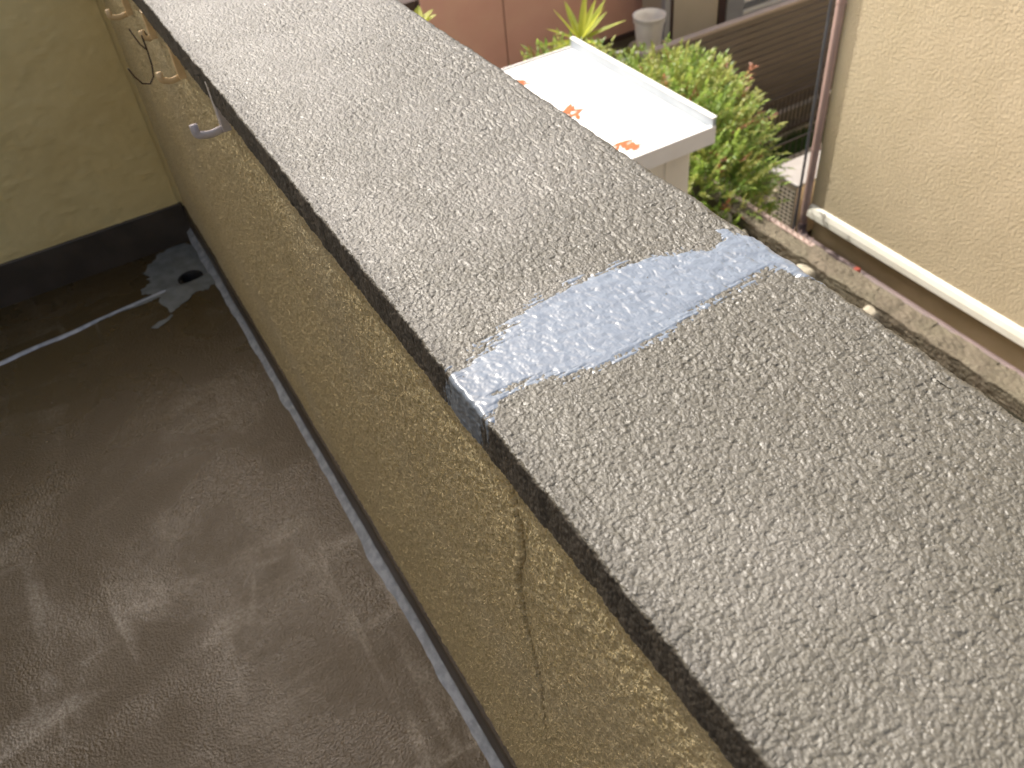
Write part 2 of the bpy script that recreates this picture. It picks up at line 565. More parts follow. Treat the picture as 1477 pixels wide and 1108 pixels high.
YR = rows(-1.4, 2.9, 0.00098)
Sg, Yg = np.meshgrid(ARC, YR)
Hh = coping_height(Sg, Yg)
NX, NZ = PR[:, 2][None], PR[:, 3][None]
X = PR[:, 0][None] + NX * Hh + np.where(PR[:, 0] < 0.19, 1.0, 0)[None] * wobble(YR)[:, None] + np.where(PR[:, 0] > 0.455, 1.0, 0)[None] * wobble(YR + 20)[:, None] * 1.5
Z = PR[:, 1][None] + NZ * Hh
co = link('coping', grid_mesh('coping', np.stack([X, Yg, Z], -1)), M_COPING, PAR)
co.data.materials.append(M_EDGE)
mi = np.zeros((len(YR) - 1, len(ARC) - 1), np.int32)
mi[:, :25] = 1  # front face takes the coat darkened to stand for its shade
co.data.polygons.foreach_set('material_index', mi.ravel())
# mortar bed under the coping
MB().box(0.1772, 0.470, -1.4, 2.9, COP_Z - 0.046, COP_Z - 0.012).build('coping_bed', M_CONC, PAR)

# the brushed-on paint: lies over the grain, thins out and lets the grain poke through at its rim
psel = (YR > 0.34) & (YR < 0.54)
yp = YR[psel]
yy = np.linspace(yp[0], yp[-1], int(len(yp) * 1.25))
sp = np.linspace(ARC[0], ARC[-18], 420)
Sp, Yp = np.meshgrid(sp, yy)


def smooth_h(s, y):
    a = 0
    for dx, dy, ww in ((0, 0, .28), (.0014, 0, .13), (-.0014, 0, .13), (0, .0014, .13), (0, -.0014, .13), (.001, .001, .05), (-.001, .001, .05), (.001, -.001, .05), (-.001, -.001, .05)):
        a = a + ww * coping_height(s + dx, y + dy)
    return a


lo_x = [0.12, 0.172, 0.182, 0.20, 0.235, 0.274, 0.32, 0.37, 0.41, 0.447, 0.457, 0.465, 0.475, 0.49]
lo_y = [0.425, 0.404, 0.411, 0.425, 0.415, 0.402, 0.405, 0.414, 0.418, 0.423, 0.412, 0.398, 0.380, 0.375]
hi_x = [0.12, 0.165, 0.178, 0.20, 0.235, 0.271, 0.315, 0.359, 0.40, 0.438, 0.448, 0.454, 0.460, 0.475, 0.49]
hi_y = [0.478, 0.462, 0.458, 0.468, 0.482, 0.493, 0.499, 0.497, 0.484, 0.470, 0.474, 0.487, 0.480, 0.452, 0.43]
lo = np.interp(Sp, lo_x, lo_y) + 0.006 * (fbm(Sp * 60, Yp * 60, 81, 3) - 0.5)
hi = np.interp(Sp, hi_x, hi_y) + 0.008 * (fbm(Sp * 60, Yp * 60, 91, 3) - 0.5)
dist = np.minimum(Yp - lo + 0.006, hi + 0.006 - Yp)
cov = sstep(-0.009, 0.013, dist + 0.016 * (fbm(Sp * 70, Yp * 170, 95, 3) - 0.5) + 0.018 * (fbm(Sp * 22, Yp * 420, 98, 2) - 0.5) + 0.008 * (fbm(Sp * 300, Yp * 300, 96, 2) - 0.5))
hp = 0.35 * smooth_h(Sp, Yp) + 0.5 * smooth_h(Sp + 0.0022, Yp - 0.0022) + 0.15 * coping_height(Sp, Yp) + (-0.0014 + 0.0021 * cov) + 0.00025 * (fbm(Sp * 40, Yp * 260, 97, 2) - 0.5)
px_ = np.interp(Sp, ARC, PR[:, 0])
pz_ = np.interp(Sp, ARC, PR[:, 1])
nx_ = np.interp(Sp, ARC, PR[:, 2])
nz_ = np.interp(Sp, ARC, PR[:, 3])
XX = px_ + nx_ * hp + np.where(px_ < 0.19, 1, 0) * wobble(Yp) + np.where(px_ > 0.455, 1, 0) * wobble(Yp + 20) * 1.5
ZZ = pz_ + nz_ * hp
keep = (cov[:-1, :-1] > 0.03)
o = link('paint_stroke', grid_mesh('paint_stroke', np.stack([XX, Yp, ZZ], -1), keep=keep), M_PAINT, PAR)
o['label'] = 'fresh blue-grey paint brushed across the rough parapet top'

# inner face, sprayed relief, with the vertical crack below the paint
WX = 0.181
yi = rows(-1.4, 2.46, 0.00165, off=0.6, p=1.1, coarse=0.006)
yi = np.unique(np.concatenate([yi[(yi < 0.375) | (yi > 0.43)], np.arange(0.375, 0.43, 0.00055)]))
zi = np.linspace(3.035, COP_Z - 0.036, 370)
Zi, Yi = np.meshgrid(zi, yi)
n1 = fbm(Yi * 210, Zi * 170, 101, 2)
n2 = fbm(Yi * 75 + 4 * (n1 - .5), Zi * 60, 111, 3)
rid = 1 - np.abs(2 * fbm(Yi * 150 + Zi * 40, Zi * 95, 121, 2) - 1)
hi_ = 0.0020 * (n1 - 0.5) + 0.0010 * (n2 - 0.5) + 0.0012 * sstep(0.75, 0.98, rid)
hi_ += 0.004 * (fbm(Yi * 8, Zi * 8, 131, 2) - 0.5)
ck_z = np.array([3.865, 3.815, 3.769, 3.741, 3.70, 3.662, 3.601, 3.504, 3.40, 3.30])[::-1]
ck_y = np.array([0.404, 0.395, 0.391, 0.390, 0.404, 0.410, 0.407, 0.392, 0.397, 0.392])[::-1]
cy = np.interp(Zi, ck_z, ck_y) + 0.007 * (fbm(Zi * 120, Zi * 0, 141, 3) - 0.5)
cw = 0.0022 * sstep(3.30, 3.50, Zi) * (0.45 + 0.9 * vnoise(Zi * 60, Zi * 0 + 2, 151))
dc_ = Yi - cy
fd_ = sstep(3.30, 3.55, Zi)
hi_ -= 0.0016 * fd_ * np.where(dc_ < 0, np.clip(1 + dc_ / 0.035, 0, 1) ** 2, 0)      # the near side has sunk a little
hi_ -= 0.0120 * (1 - sstep(0.8, 1.1, np.abs(dc_) / (cw + 1e-5)))
hi_ += 0.0025 * np.exp(-((dc_ - 0.005) / 0.005) ** 2) * sstep(3.45, 3.7, Zi)
link('wall_face', grid_mesh('wall_face', np.stack([WX - hi_, Yi, Zi], -1)), M_INNER, PAR)
MB().box(0.196, 0.4715, -1.4, 2.9, 2.76, COP_Z - 0.048).build('outer_wall', M_HOUSE, PAR)

# dark skirting with its cove, the highlight painted as a pale bead
FLZ = 2.97
ys = np.linspace(-1.4, 2.44, 300)
prof = [(0.190, 3.052), (0.176, 3.052), (0.1745, 3.048), (0.1735, 3.02), (0.1725, 2.995), (0.1715, 2.985)]
P = np.array([[(x + 0.0025 * (float(fbm(np.array([y * 7.]), np.array([k * .3]), 5, 3)[0]) - .5), y,
                z + 0.004 * (float(fbm(np.array([y * 11.]), np.array([2.]), 15, 3)[0]) - .5)) for k, (x, z) in enumerate(prof)] for y in ys])
sk = link('skirting', grid_mesh('skirting', P), M_SKIRT, PAR)
P = []
for y in ys:
    ww = 0.010 + 0.016 * max(0.0, float(fbm(np.array([y * 16.]), np.array([1.]), 25, 5)[0]) - .38)
    P.append([(0.1735, y, 2.991), (0.1715, y, 2.985), (0.1685, y, 2.979), (0.1665 - ww * .45, y, 2.9745), (0.1665 - ww, y, 2.969)])
o = link('highlight_bead', grid_mesh('highlight_bead', np.array(P)), M_BEAD, sk)  # pale bead colour paints the highlight along the cove
o['label'] = 'glossy blue-grey highlight line on the cove along the floor edge'

# ------------------------------------------------------------------ end wall
EW = empty('balcony_end_wall', (-0.5, 2.5, 2.9), 'smooth ochre end wall of the balcony above the drain corner', 'wall')
xe = np.linspace(-1.25, 0.1665, 200)
ze = np.linspace(3.06, COP_Z - 0.04, 260)
Xe, Ze = np.meshgrid(xe, ze)
he = 0.0022 * (fbm(Xe * 60, Ze * 60, 161, 3) - 0.5) + 0.002 * (fbm(Xe * 9, Ze * 9, 171, 2) - 0.5) + 0.0012 * sstep(.62, .78, fbm(Xe * 34, Ze * 34, 175, 2))
link('wall_face', grid_mesh('end_wall_face', np.stack([Xe, 2.44 - he, Ze], -1)), M_END, EW)
MB().box(-1.249, 0.1662, 2.4475, 2.75, 2.755, COP_Z - 0.045).build('wall_core', M_END, EW)
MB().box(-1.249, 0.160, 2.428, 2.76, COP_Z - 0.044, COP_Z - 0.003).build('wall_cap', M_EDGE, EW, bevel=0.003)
MB().box(0.1664, 0.194, 2.444, 2.75, 2.755, COP_Z - 0.045).build('wall_core', M_END, EW)
MB().box(-1.249, 0.175, 2.434, 2.4465, 2.90, 3.066).build('skirting', M_SKIRT, EW, bevel=0.004)

# ------------------------------------------------------------------ balcony floor, gutter and drain
xf = np.linspace(-1.25, 0.19, 220)
yf = np.concatenate([np.linspace(-1.4, 2.08, 260), np.linspace(2.085, 2.44, 90)])
Xf, Yf = np.meshgrid(xf, yf)
edge = 2.175 + 0.105 * Xf + 0.010 * (fbm(Xf * 9, Yf * 0, 181, 2) - 0.5)
zf = FLZ + 0.003 * (fbm(Xf * 5, Yf * 5, 191, 3) - 0.5) - 0.028 * sstep(0.0, 0.035, Yf - edge)
DX, DY = 0.107, 2.252
rd = np.hypot(Xf - DX, Yf - DY)
zf -= 0.010 * (1 - sstep(0.03, 0.10, rd))
fl = link('balcony_floor', grid_mesh('balcony_floor', np.stack([Xf, Yf, zf], -1), keep=(rd[:-1, :-1] > 0.026)), M_FLOOR)
fl['kind'] = 'structure'


def floor_z(x, y):
    e = 2.175 + 0.105 * x + 0.010 * (fbm(x * 9, y * 0, 181, 2) - 0.5)
    z = FLZ + 0.003 * (fbm(x * 5, y * 5, 191, 3) - 0.5) - 0.028 * sstep(0.0, 0.035, y - e)
    return z - 0.010 * (1 - sstep(0.03, 0.10, np.hypot(x - DX, y - DY)))


# grey sealer smeared round the drain and along the gutter edge
xs_, ys_ = np.meshgrid(np.linspace(-1.2, 0.172, 560), np.linspace(2.0, 2.43, 240))
ed = 2.175 + 0.105 * xs_ + 0.010 * (fbm(xs_ * 9, ys_ * 0, 181, 2) - 0.5)
ang = np.arctan2(ys_ - DY, xs_ - DX)
rr = np.hypot((xs_ - DX) * 0.92, (ys_ - DY) * 0.95)
blob = 0.150 + 0.16 * (fbm(np.cos(ang) * 2.2 + 5, np.sin(ang) * 2.2, 201, 4) - 0.5) - rr
tail = np.minimum(0.03 * sstep(-0.10, 0.08, xs_), 0.05) + 0.006 - np.abs(ys_ - ed + 0.004 - 0.02 * sstep(-0.05, 0.1, xs_))
d1_ = np.maximum(blob, tail) + 0.012 * (fbm(xs_ * 70, ys_ * 70, 211, 3) - 0.5)
kp = (d1_[:-1, :-1] > 0) & (np.hypot(xs_ - DX, ys_ - DY)[:-1, :-1] > 0.028) & (xs_[:-1, :-1] > -0.16)
zz = floor_z(xs_, ys_) + 0.0012 + 0.0008 * sstep(0, 0.006, d1_)
o = link('sealer_patch', grid_mesh('sealer_patch', np.stack([xs_, ys_, zz], -1), keep=kp), M_PATCH, fl)
o['label'] = 'grey sealer patch smeared round the drain hole'
P = []
for x in np.linspace(-1.2, 0.03, 160):
    e = 2.175 + 0.105 * x + 0.010 * (float(fbm(np.array([x * 9]), np.array([0.]), 181, 2)[0]) - 0.5)
    ww = 0.0085 + 0.006 * (float(fbm(np.array([x * 20.]), np.array([4.]), 221, 3)[0]) - .5)
    tz = [float(floor_z(np.array([x]), np.array([e + k * ww]))[0]) for k in (-1.1, -.5, 0, .8, 1.9)]
    P.append([(x, e - 1.1 * ww, tz[0] + .0003), (x, e - .5 * ww, tz[1] + .0035), (x, e, tz[2] + .005), (x, e + .8 * ww, tz[3] + .004), (x, e + 1.9 * ww, tz[4] + .0003)])
o = link('highlight_bead', grid_mesh('gutter_bead', np.array(P)), M_BEAD, fl)  # pale bead colour paints the highlight on the gutter step
o['label'] = 'pale glossy highlight line along the gutter edge'
dz = float(floor_z(np.array([DX]), np.array([DY]))[0])
MB().lathe((DX, DY, dz), [(0.036, 0.004), (0.031, 0.006), (0.027, 0.003), (0.026, -0.05), (0.025, -0.16), (0.001, -0.162)], 40).build('drain_pipe', M_BLACK, fl, smooth=True)
# the pale scuff on the floor
sc = MB()
sc.add([(-0.045, 2.035, 0), (-0.02, 2.05, 0), (0.0, 2.05, 0), (0.018, 2.062, 0), (0.02, 2.052, 0), (0.0, 2.036, 0), (-0.03, 2.022, 0)], [(0, 1, 2, 3, 4, 5, 6)])
sc.v = [(x, y, float(floor_z(np.array([x]), np.array([y]))[0]) + 0.002) for x, y, z in sc.v]
sc.build('paint_scuff', M_PATCH, fl)

# ------------------------------------------------------------------ hooks on the parapet's inner face
def hook(y, ztop, h, wdt, arm, m, label, thick=0.0032, lean=0.0):
    x0 = WX - 0.001
    e = empty('wall_hook', (x0, y, ztop - h), label, 'hook', 'hooks along the parapet inner face')
    b = MB()
    pt_ = 0.011
    b.box(x0 - pt_, x0 + 0.004, y - wdt / 2, y + wdt / 2, ztop - h, ztop)
    b.build('back_plate', m, e, bevel=0.0016)
    zb = ztop - h + 0.003
    pts = [(x0 - pt_ + 0.003, y, zb)]
    for a in np.linspace(0, 1, 5)[1:]:
        pts.append((x0 - pt_ - (arm - 0.006) * a, y, zb - 0.0025 * math.sin(a * math.pi)))
    for a in np.linspace(0, 1, 5)[1:]:
        t_ = a * math.pi / 2
        pts.append((x0 - pt_ - (arm - 0.006) - 0.006 * math.sin(t_), y, zb + 0.006 * (1 - math.cos(t_))))
    pts.append((x0 - pt_ - arm, y, zb + 0.006 + h * 0.16))
    b = MB()
    b.tube(pts, thick, 8, True, 1.6)
    b.build('arm', m, e, smooth=True)
    return e


hook(1.85, 3.835, 0.060, 0.016, 0.030, M_HOOK_TAN, 'tan plastic hook farthest along the wall, cut by the frame top')
hook(1.605, 3.852, 0.046, 0.017, 0.010, M_HOOK_TAN, 'tan plastic hook that carries a dark wire hook')
hook(1.42, 3.858, 0.058, 0.014, 0.026, M_HOOK_TAN, 'empty tan plastic hook beside the white hook')
hook(1.165, 3.884, 0.068, 0.017, 0.034, M_HOOK_WHITE, 'white plastic hook nearest the camera', 0.0036)
pts = []
for a in np.linspace(0, 1, 18):       # S-shaped wire hanging from the second hook
    pts.append((0.158 - 0.034 * sstep(.45, 1, a), 1.603 + 0.03 * a, 3.806 - 0.085 * math.sin(min(a * 1.35, 1.35 * 0.99) * 1.35) + 0.055 * max(0, a - .72) * 3.2))
sh = MB()
sh.tube([(0.166, 1.605, 3.812), (0.162, 1.604, 3.822), (0.157, 1.603, 3.815), (0.157, 1.603, 3.79), (0.155, 1.60, 3.765), (0.150, 1.595, 3.748), (0.140, 1.59, 3.740),
         (0.128, 1.588, 3.745), (0.120, 1.587, 3.760), (0.115, 1.586, 3.776)], 0.0014, 8)
sh.tube([(0.157, 1.603, 3.79), (0.150, 1.612, 3.80), (0.143, 1.622, 3.825)], 0.0012, 8)
tag(sh.build('wire_hook', M_WIRE, smooth=True), 'thin dark wire hook hanging from a tan plastic hook', 'wire hook')

# ------------------------------------------------------------------ shed
SH = empty('storage_shed', (2.4, 3.9, 0), 'white metal storage shed with orange rust spots on its roof', 'shed')
x0, x1, y0, y1, zt = 1.75, 2.93, 3.24, 4.62, 2.05
MB().box(x0, x1 - 0.024, y0 + 0.022, y1 - 0.012, zt - 0.035, zt).build('roof_panel', M_SHED, SH, bevel=0.004)
MB().box(x1 - 0.022, x1, y0 + 0.003, y1, zt - 0.085, zt + 0.055).build('roof_upstand', M_UPSTAND, SH, bevel=0.003)
MB().box(x1 - 0.0255, x1 + 0.004, y0 + 0.001, y1 + 0.002, zt + 0.0555, zt + 0.064).build('upstand_cap', M_SHED, SH, bevel=0.002)
MB().box(x0, x1 + 0.001, y0 - 0.002, y0 + 0.02, zt - 0.092, zt + 0.012).build('fascia', M_SHED, SH, bevel=0.004)
MB().box(x0, x1 - 0.024, y1 - 0.010, y1 + 0.002, zt - 0.085, zt + 0.012).build('fascia', M_SHED, SH, bevel=0.004)
MB().box(x0 + 0.05, x1 - 0.09, y0 + 0.085, y1 - 0.07, 0.05, zt - 0.037).build('body', M_SHEDBODY, SH, bevel=0.01)
MB().box(x0 + 0.03, x1 - 0.07, y0 + 0.06, y1 - 0.05, 0, 0.048).build('base', M_CONC, SH)
for k in range(6):
    xa = x1 - 0.10 - k * 0.18
    MB().box(xa - 0.165, xa - 0.01, y0 + 0.079, y0 + 0.0845, 0.12, zt - 0.14).build('wall_panel', M_SHEDBODY, SH, bevel=0.002)
for k in range(3):
    MB().box(2.55 + k * 0.10, 2.59 + k * 0.10, y1 - 0.06, y1 - 0.052, zt + 0.0005, zt + 0.003).build('roof_slot', M_UPSTAND, SH)
MB().box(x0 + .3, x1 - 0.03, y0 + 0.075, y0 + 0.079, zt + 0.0002, zt + 0.003).build('roof_seam', M_UPSTAND, SH)
for cx, cy, r in ((2.41, 4.40, 0.08), (2.41, 3.87, 0.13), (2.45, 3.37, 0.11), (2.20, 4.1, 0.1)):
    b = MB()
    for q in range(11):
        ox, oy = cx + random.gauss(0, r * .22), cy + random.gauss(0, r * .30)
        a_ = random.gauss(0.5, 0.5)
        l_, w_ = r * random.uniform(.25, .75), r * random.uniform(.07, .2)
        dx, dy = math.cos(a_), math.sin(a_)
        z_ = zt + 0.0015 + 0.0002 * q
        b.add([(ox - dx * l_, oy - dy * l_, z_), (ox - dx * l_ * .3 - dy * w_, oy - dy * l_ * .3 + dx * w_, z_), (ox + dx * l_ * .4 - dy * w_ * .8, oy + dy * l_ * .4 + dx * w_ * .8, z_),
               (ox + dx * l_, oy + dy * l_, z_), (ox + dx * l_ * .2 + dy * w_, oy + dy * l_ * .2 - dx * w_, z_)], [(0, 1, 2, 3, 4)])
    o = b.build('rust_patch', M_RUST, SH)
    o['label'] = 'orange rust patch'

# ------------------------------------------------------------------ neighbour's house
NH = empty('neighbour_house', (6.2, 0.5, 0), 'cream stucco house with white base flashing', 'house')
HX, HY = 4.70, 4.04
MB().box(HX, 8.2, -4.0, HY, 0.475, 7.5).build('wall', M_HOUSE, NH)
MB().box(HX + 0.03, 8.17, -3.97, HY - 0.03, 0.0, 0.474).build('foundation', M_FOUND, NH)
st = MB()
pr = [(HX - 0.001, 0.495), (HX - 0.022, 0.478), (HX - 0.036, 0.440), (HX - 0.040, 0.395), (HX - 0.034, 0.388), (HX - 0.001, 0.40)]
n = len(pr)
vs = [(x, y, z) for y in (-4.0, HY - 0.004) for x, z in pr]
st.add(vs, [(k, (k + 1) % n, n + (k + 1) % n, n + k) for k in range(n)] + [tuple(range(n)), tuple(range(2 * n - 1, n - 1, -1))])
st.build('drip_flashing', M_STRIP, NH, bevel=0.004)
PXc, PYc, PRd = 4.684, 4.078, 0.030
dp = MB().tube([(PXc, PYc, 7.4), (PXc, PYc, 0.40), (PXc, PYc, 0.24)], PRd, 20).build('downpipe', M_PIPE, NH, smooth=False)
for p_ in dp.data.polygons:
    p_.use_smooth = len(p_.vertices) == 4
MB().tube([(PXc, PYc, 0.30), (PXc, PYc, 0.235), (PXc - .012, PYc - .03, 0.195), (PXc - .02, PYc - .10, 0.185), (PXc - .02, 2.4, 0.175), (PXc - .02, -3, 0.165)], 0.036, 14).build('drain_run', M_RUN, NH)
for z in (2.98, 2.02, 0.95):
    br = MB().lathe((PXc, PYc, z), [(PRd + .001, -0.009), (PRd + .003, -0.009), (PRd + .003, 0.009), (PRd + .001, 0.009)], 20)
    br.box(PXc + 0.02, PXc + 0.032, HY - 0.004, PYc - PRd + 0.012, z - 0.006, z + 0.006)
    br.build('pipe_bracket', M_PIPE, NH)
MB().tube([(PXc - 0.03, PYc + 0.055, 7.4), (PXc - 0.03, PYc + 0.055, 0.1)], 0.011, 10).build('conduit', M_CONDUIT, NH)
vb = MB().tube([(4.60, 3.42, 0.20), (4.60, 3.42, 0.245)], 0.018, 12)
vb.build('valve_body', M_PALE, NH)
MB().lathe((4.60, 3.42, 0.245), [(0.001, 0.03), (0.02, 0.028), (0.03, 0.015), (0.03, 0.0), (0.001, 0.0)], 14).build('valve_cap', M_RED, NH)

# ------------------------------------------------------------------ air-conditioner outdoor unit
AC = empty('outdoor_unit', (5.0, 4.3, 0), 'ivory air-conditioner outdoor unit behind the mauve downpipe', 'outdoor unit')
ax0, ax1, ay0, ay1, az = 4.66, 5.45, 4.165, 4.49, 0.60
MB().box(ax0 + .015, ax1, ay0 + .015, ay1 - .015, 0.07, az - 0.03).build('casing', M_AC, AC, bevel=0.012)
MB().box(ax0, ax1 + .01, ay0, ay1, az - 0.0295, az).build('top_cover', M_ACTOP, AC, bevel=0.010)
for r_ in range(11):
    for c_ in range(4):
        yy0 = ay0 + 0.03 + c_ * 0.046
        zz0 = 0.13 + r_ * 0.036
        MB().box(ax0 + .0135, ax0 + .0165, yy0, yy0 + 0.032, zz0, zz0 + 0.019).build('vent_slot', M_DARK, AC)
MB().box(ax0 + .002, ax0 + .0145, ay1 - 0.10, ay1 - 0.05, 0.40, 0.44).build('side_handle', M_AC, AC, bevel=0.004)
for xx in (ax0 + .12, ax1 - .12):
    MB().box(xx - .03, xx + .03, ay0 - .01, ay1 + .01, 0, 0.069).build('foot', M_CONC, AC)

# ------------------------------------------------------------------ garden block wall
GW = empty('garden_wall', (3.52, 1.8, 0), 'rough mossy block wall with overhanging cap blocks below the cream house', 'block wall')
WXa, WXb, WT = 3.455, 3.575, 1.15


def rough_block(seed):
    b = bmesh.new()
    bmesh.ops.create_cube(b, size=1)
    for v in b.verts:
        v.co = Vector((v.co.x * (WXb - WXa + 0.03), v.co.y * 0.387, v.co.z * 0.10))
    bmesh.ops.subdivide_edges(b, edges=b.edges[:], cuts=8, use_grid_fill=True)
    rs = random.Random(seed)
    for v in b.verts:
        k = 0.5 + 0.5 * math.sin(v.co.y * 23 + seed * 2.1 + v.co.x * 30)
        v.co.z += (0.010 * (rs.random() - .5) - 0.010 * k * (1 if v.co.z > 0 else 0.1))
        v.co.x += 0.006 * (rs.random() - .5)
        if abs(v.co.y) < 0.19:
            v.co.y += 0.006 * (rs.random() - .5)
    me_ = bpy.data.meshes.new('cap_block')
    b.to_mesh(me_)
    b.free()
    me_.materials.append(M_BLOCK)
    return me_


caps = [rough_block(k) for k in range(5)]
base_b = bmesh.new()
bmesh.ops.create_cube(base_b, size=1)
for v in base_b.verts:
    v.co = Vector((v.co.x * (WXb - WXa - 0.01), v.co.y * 0.386, v.co.z * 0.188))
bmesh.ops.bevel(base_b, geom=base_b.edges[:], offset=0.004, segments=2, affect='EDGES')
block_me = bpy.data.meshes.new('wall_block')
base_b.to_mesh(block_me)
base_b.free()
block_me.materials.append(M_BLOCKB)
k = 0
yb = 1.897 - 0.195 - 0.388 * 9
while yb < 4.2:
    o = bpy.data.objects.new('cap_block', caps[k % 5])
    COL.objects.link(o)
    o.parent = GW
    o.location = Vector(((WXa + WXb) / 2, yb + 0.194, WT - 0.05)) - GW.location
    for lv in range(5):
        o = bpy.data.objects.new('wall_block', block_me)
        COL.objects.link(o)
        o.parent = GW
        o.location = Vector(((WXa + WXb) / 2 + 0.003 + 0.002 * random.random(), yb + 0.194 + (0.19 if lv % 2 else 0), WT - 0.10 - 0.1 - lv * 0.192)) - GW.location
    yb += 0.388
    k += 1
MB().box(WXa + 0.012, WXb - 0.012, -1.7, 4.3, 0, WT - 0.09).build('mortar', M_CONC, GW)
# brick edging with pale stones at its foot, on our side of the wall
BE = empty('brick_edging', (3.35, 3.0, 0), 'reddish brick planter edging on the near side of the garden wall', 'planter edging')
yb = 2.05
while yb < 4.1:
    for lv in range(14):
        dy = 0.11 if lv % 2 else 0
        o = MB().box(3.335, 3.430, yb + dy, yb + dy + 0.21, lv * 0.07 + 0.002, lv * 0.07 + 0.062).build('brick', M_BRICK, BE, bevel=0.004, seg=1)
    yb += 0.22
MB().box(3.346, 3.419, 2.07, 4.2, 0, 0.975).build('mortar', M_CONC, BE)


def stone(c, s, seed, label):
    b = bmesh.new()
    bmesh.ops.create_icosphere(b, subdivisions=3, radius=1)
    rs = random.Random(seed)
    ph = [rs.random() * 6 for _ in range(6)]
    for v in b.verts:
        q = v.co
        d = 1 + 0.13 * math.sin(3 * q.x + ph[0]) + 0.12 * math.sin(4 * q.y + ph[1]) + 0.10 * math.sin(5 * q.z + ph[2]) + 0.05 * math.sin(11 * q.x + 9 * q.y + ph[3])
        v.co = Vector((q.x * s[0] * d, q.y * s[1] * d, max(q.z * d, -0.75) * s[2]))
    me_ = bpy.data.meshes.new('pale_stone')
    b.to_mesh(me_)
    b.free()
    o = link('pale_stone', me_, M_PALE, smooth=True)
    o.location = c
    tag(o, label, 'stone', 'pale stones on the brick edging')


stone((3.385, 3.60, 1.05), (0.05, 0.09, 0.10), 3, 'pale stone on the brick edging nearest the green shrub')
stone((3.385, 3.40, 1.035), (0.04, 0.05, 0.07), 4, 'small pale stone on the brick edging, second from the shrub')
stone((3.385, 2.86, 1.06), (0.05, 0.07, 0.11), 5, 'pale stone on the brick edging right behind the outer end of the paint')
stone((3.385, 2.37, 1.06), (0.045, 0.06, 0.11), 6, 'pale stone on the brick edging farthest from the shrub')
# spike strip along the cap
SPK = empty('spike_strip', (3.585, 3.6, WT), 'row of small pinkish animal-deterrent spikes along the block wall top', 'spike strip')
MB().box(3.555, 3.590, 3.0, 4.1, WT - 0.004, WT + 0.003).build('strip_base', M_SPIKE, SPK)
sp0 = None
for yq in np.arange(3.03, 4.08, 0.05):
    for sx in (-0.6, 0.6):
        if sp0 is None:
            sp0 = MB().tube([(0, 0, 0), (0.0, 0, 0.045)], [0.0035, 0.0012], 5).mesh('spike')
            sp0.materials.append(M_SPIKE)
        o = bpy.data.objects.new('spike', sp0)
        COL.objects.link(o)
        o.parent = SPK
        o.location = Vector((3.572, yq, WT)) - SPK.location
        o.rotation_euler = (0.2 * (random.random() - .5), sx * 0.8, 0)

# ------------------------------------------------------------------ slat fence behind the shrub
FE = empty('slat_fence', (6.0, 5.8, 0), 'grey-brown horizontal slat fence standing behind the green shrub', 'fence')
FY, FT = 5.80, 1.215
sx0, sx1 = 4.35, 8.6
MB().box(sx0, sx1, FY - 0.035, FY + 0.035, FT - 0.03, FT).build('top_rail', M_FENCEP, FE, bevel=0.005)
slat_me = None
for k in range(16):
    z = FT - 0.034 - 0.0005 - k * 0.064
    if slat_me is None:
        slat_me = MB().box(0, sx1 - sx0, -0.010, 0.010, -0.054, 0).mesh('slat', 0.003)
        slat_me.materials.append(M_FENCE)
    o = bpy.data.objects.new('slat', slat_me)
    COL.objects.link(o)
    o.parent = FE
    o.location = Vector((sx0, FY - 0.012 + random.uniform(-.001, .001), z)) - FE.location
for xx in (4.40, 5.60, 6.8, 8.0):
    MB().box(xx - 0.03, xx + 0.03, FY + 0.0, FY + 0.06, 0, FT - 0.031).build('post', M_FENCEP, FE)
MB().box(sx0, sx1, FY - 0.03, FY + 0.03, 0, 0.12).build('fence_base', M_CONC, FE)

# low bar fence and kerb in front of it
BF = empty('bar_fence', (6.0, 5.5, 0), 'low dark vertical-bar fence at the foot of the slat fence', 'fence')
bar_me = MB().tube([(0, 0, 0), (0, 0, 0.40)], 0.007, 6).mesh('bar')
bar_me.materials.append(M_BAR)
for xx in np.arange(4.9, 8.0, 0.052):
    o = bpy.data.objects.new('bar', bar_me)
    COL.objects.link(o)
    o.parent = BF
    o.location = Vector((xx, 5.5, 0.10)) - BF.location
for z in (0.12, 0.48):
    MB().box(4.85, 8.05, 5.488, 5.512, z, z + 0.022).build('rail', M_BAR, BF)
MB().box(4.8, 8.1, 5.46, 5.54, 0, 0.10).build('kerb', M_CONC, BF)
KB = empty('low_kerb', (5.3, 5.05, 0), 'low damp concrete kerb left of the ivory outdoor unit', 'kerb')
MB().box(4.2, 6.8, 4.98, 5.10, 0, 0.14).build('kerb_stone', M_CONC, KB, bevel=0.008)
for xx in np.arange(4.25, 6.8, 0.075):
    MB().tube([(xx, 5.04, 0.14), (xx, 5.04, 0.34)], 0.004, 5).build('mesh_wire', M_BAR, KB)
MB().box(4.22, 6.78, 5.034, 5.046, 0.34, 0.352).build('mesh_rail', M_BAR, KB)
gv, gf = [], []
for i in range(9000):
    x, y = random.uniform(4.6, 7.6), random.uniform(5.12, 5.45)
    h = random.uniform(0.05, 0.17)
    a = random.uniform(0, 6.28)
    dx, dy = 0.006 * math.cos(a), 0.006 * math.sin(a)
    lx, ly = random.gauss(0, .04), random.gauss(0, .04)
    n = len(gv)
    gv += [(x - dx, y - dy, 0), (x + dx, y + dy, 0), (x + lx, y + ly, h)]
    gf.append((n, n + 1, n + 2))
me = bpy.data.meshes.new('grass')
me.from_pydata(gv, [], gf)
o = link('grass', me, M_GRASS)
tag(o, 'strip of dark shaded grass before the bar fence', 'grass', kind='stuff')

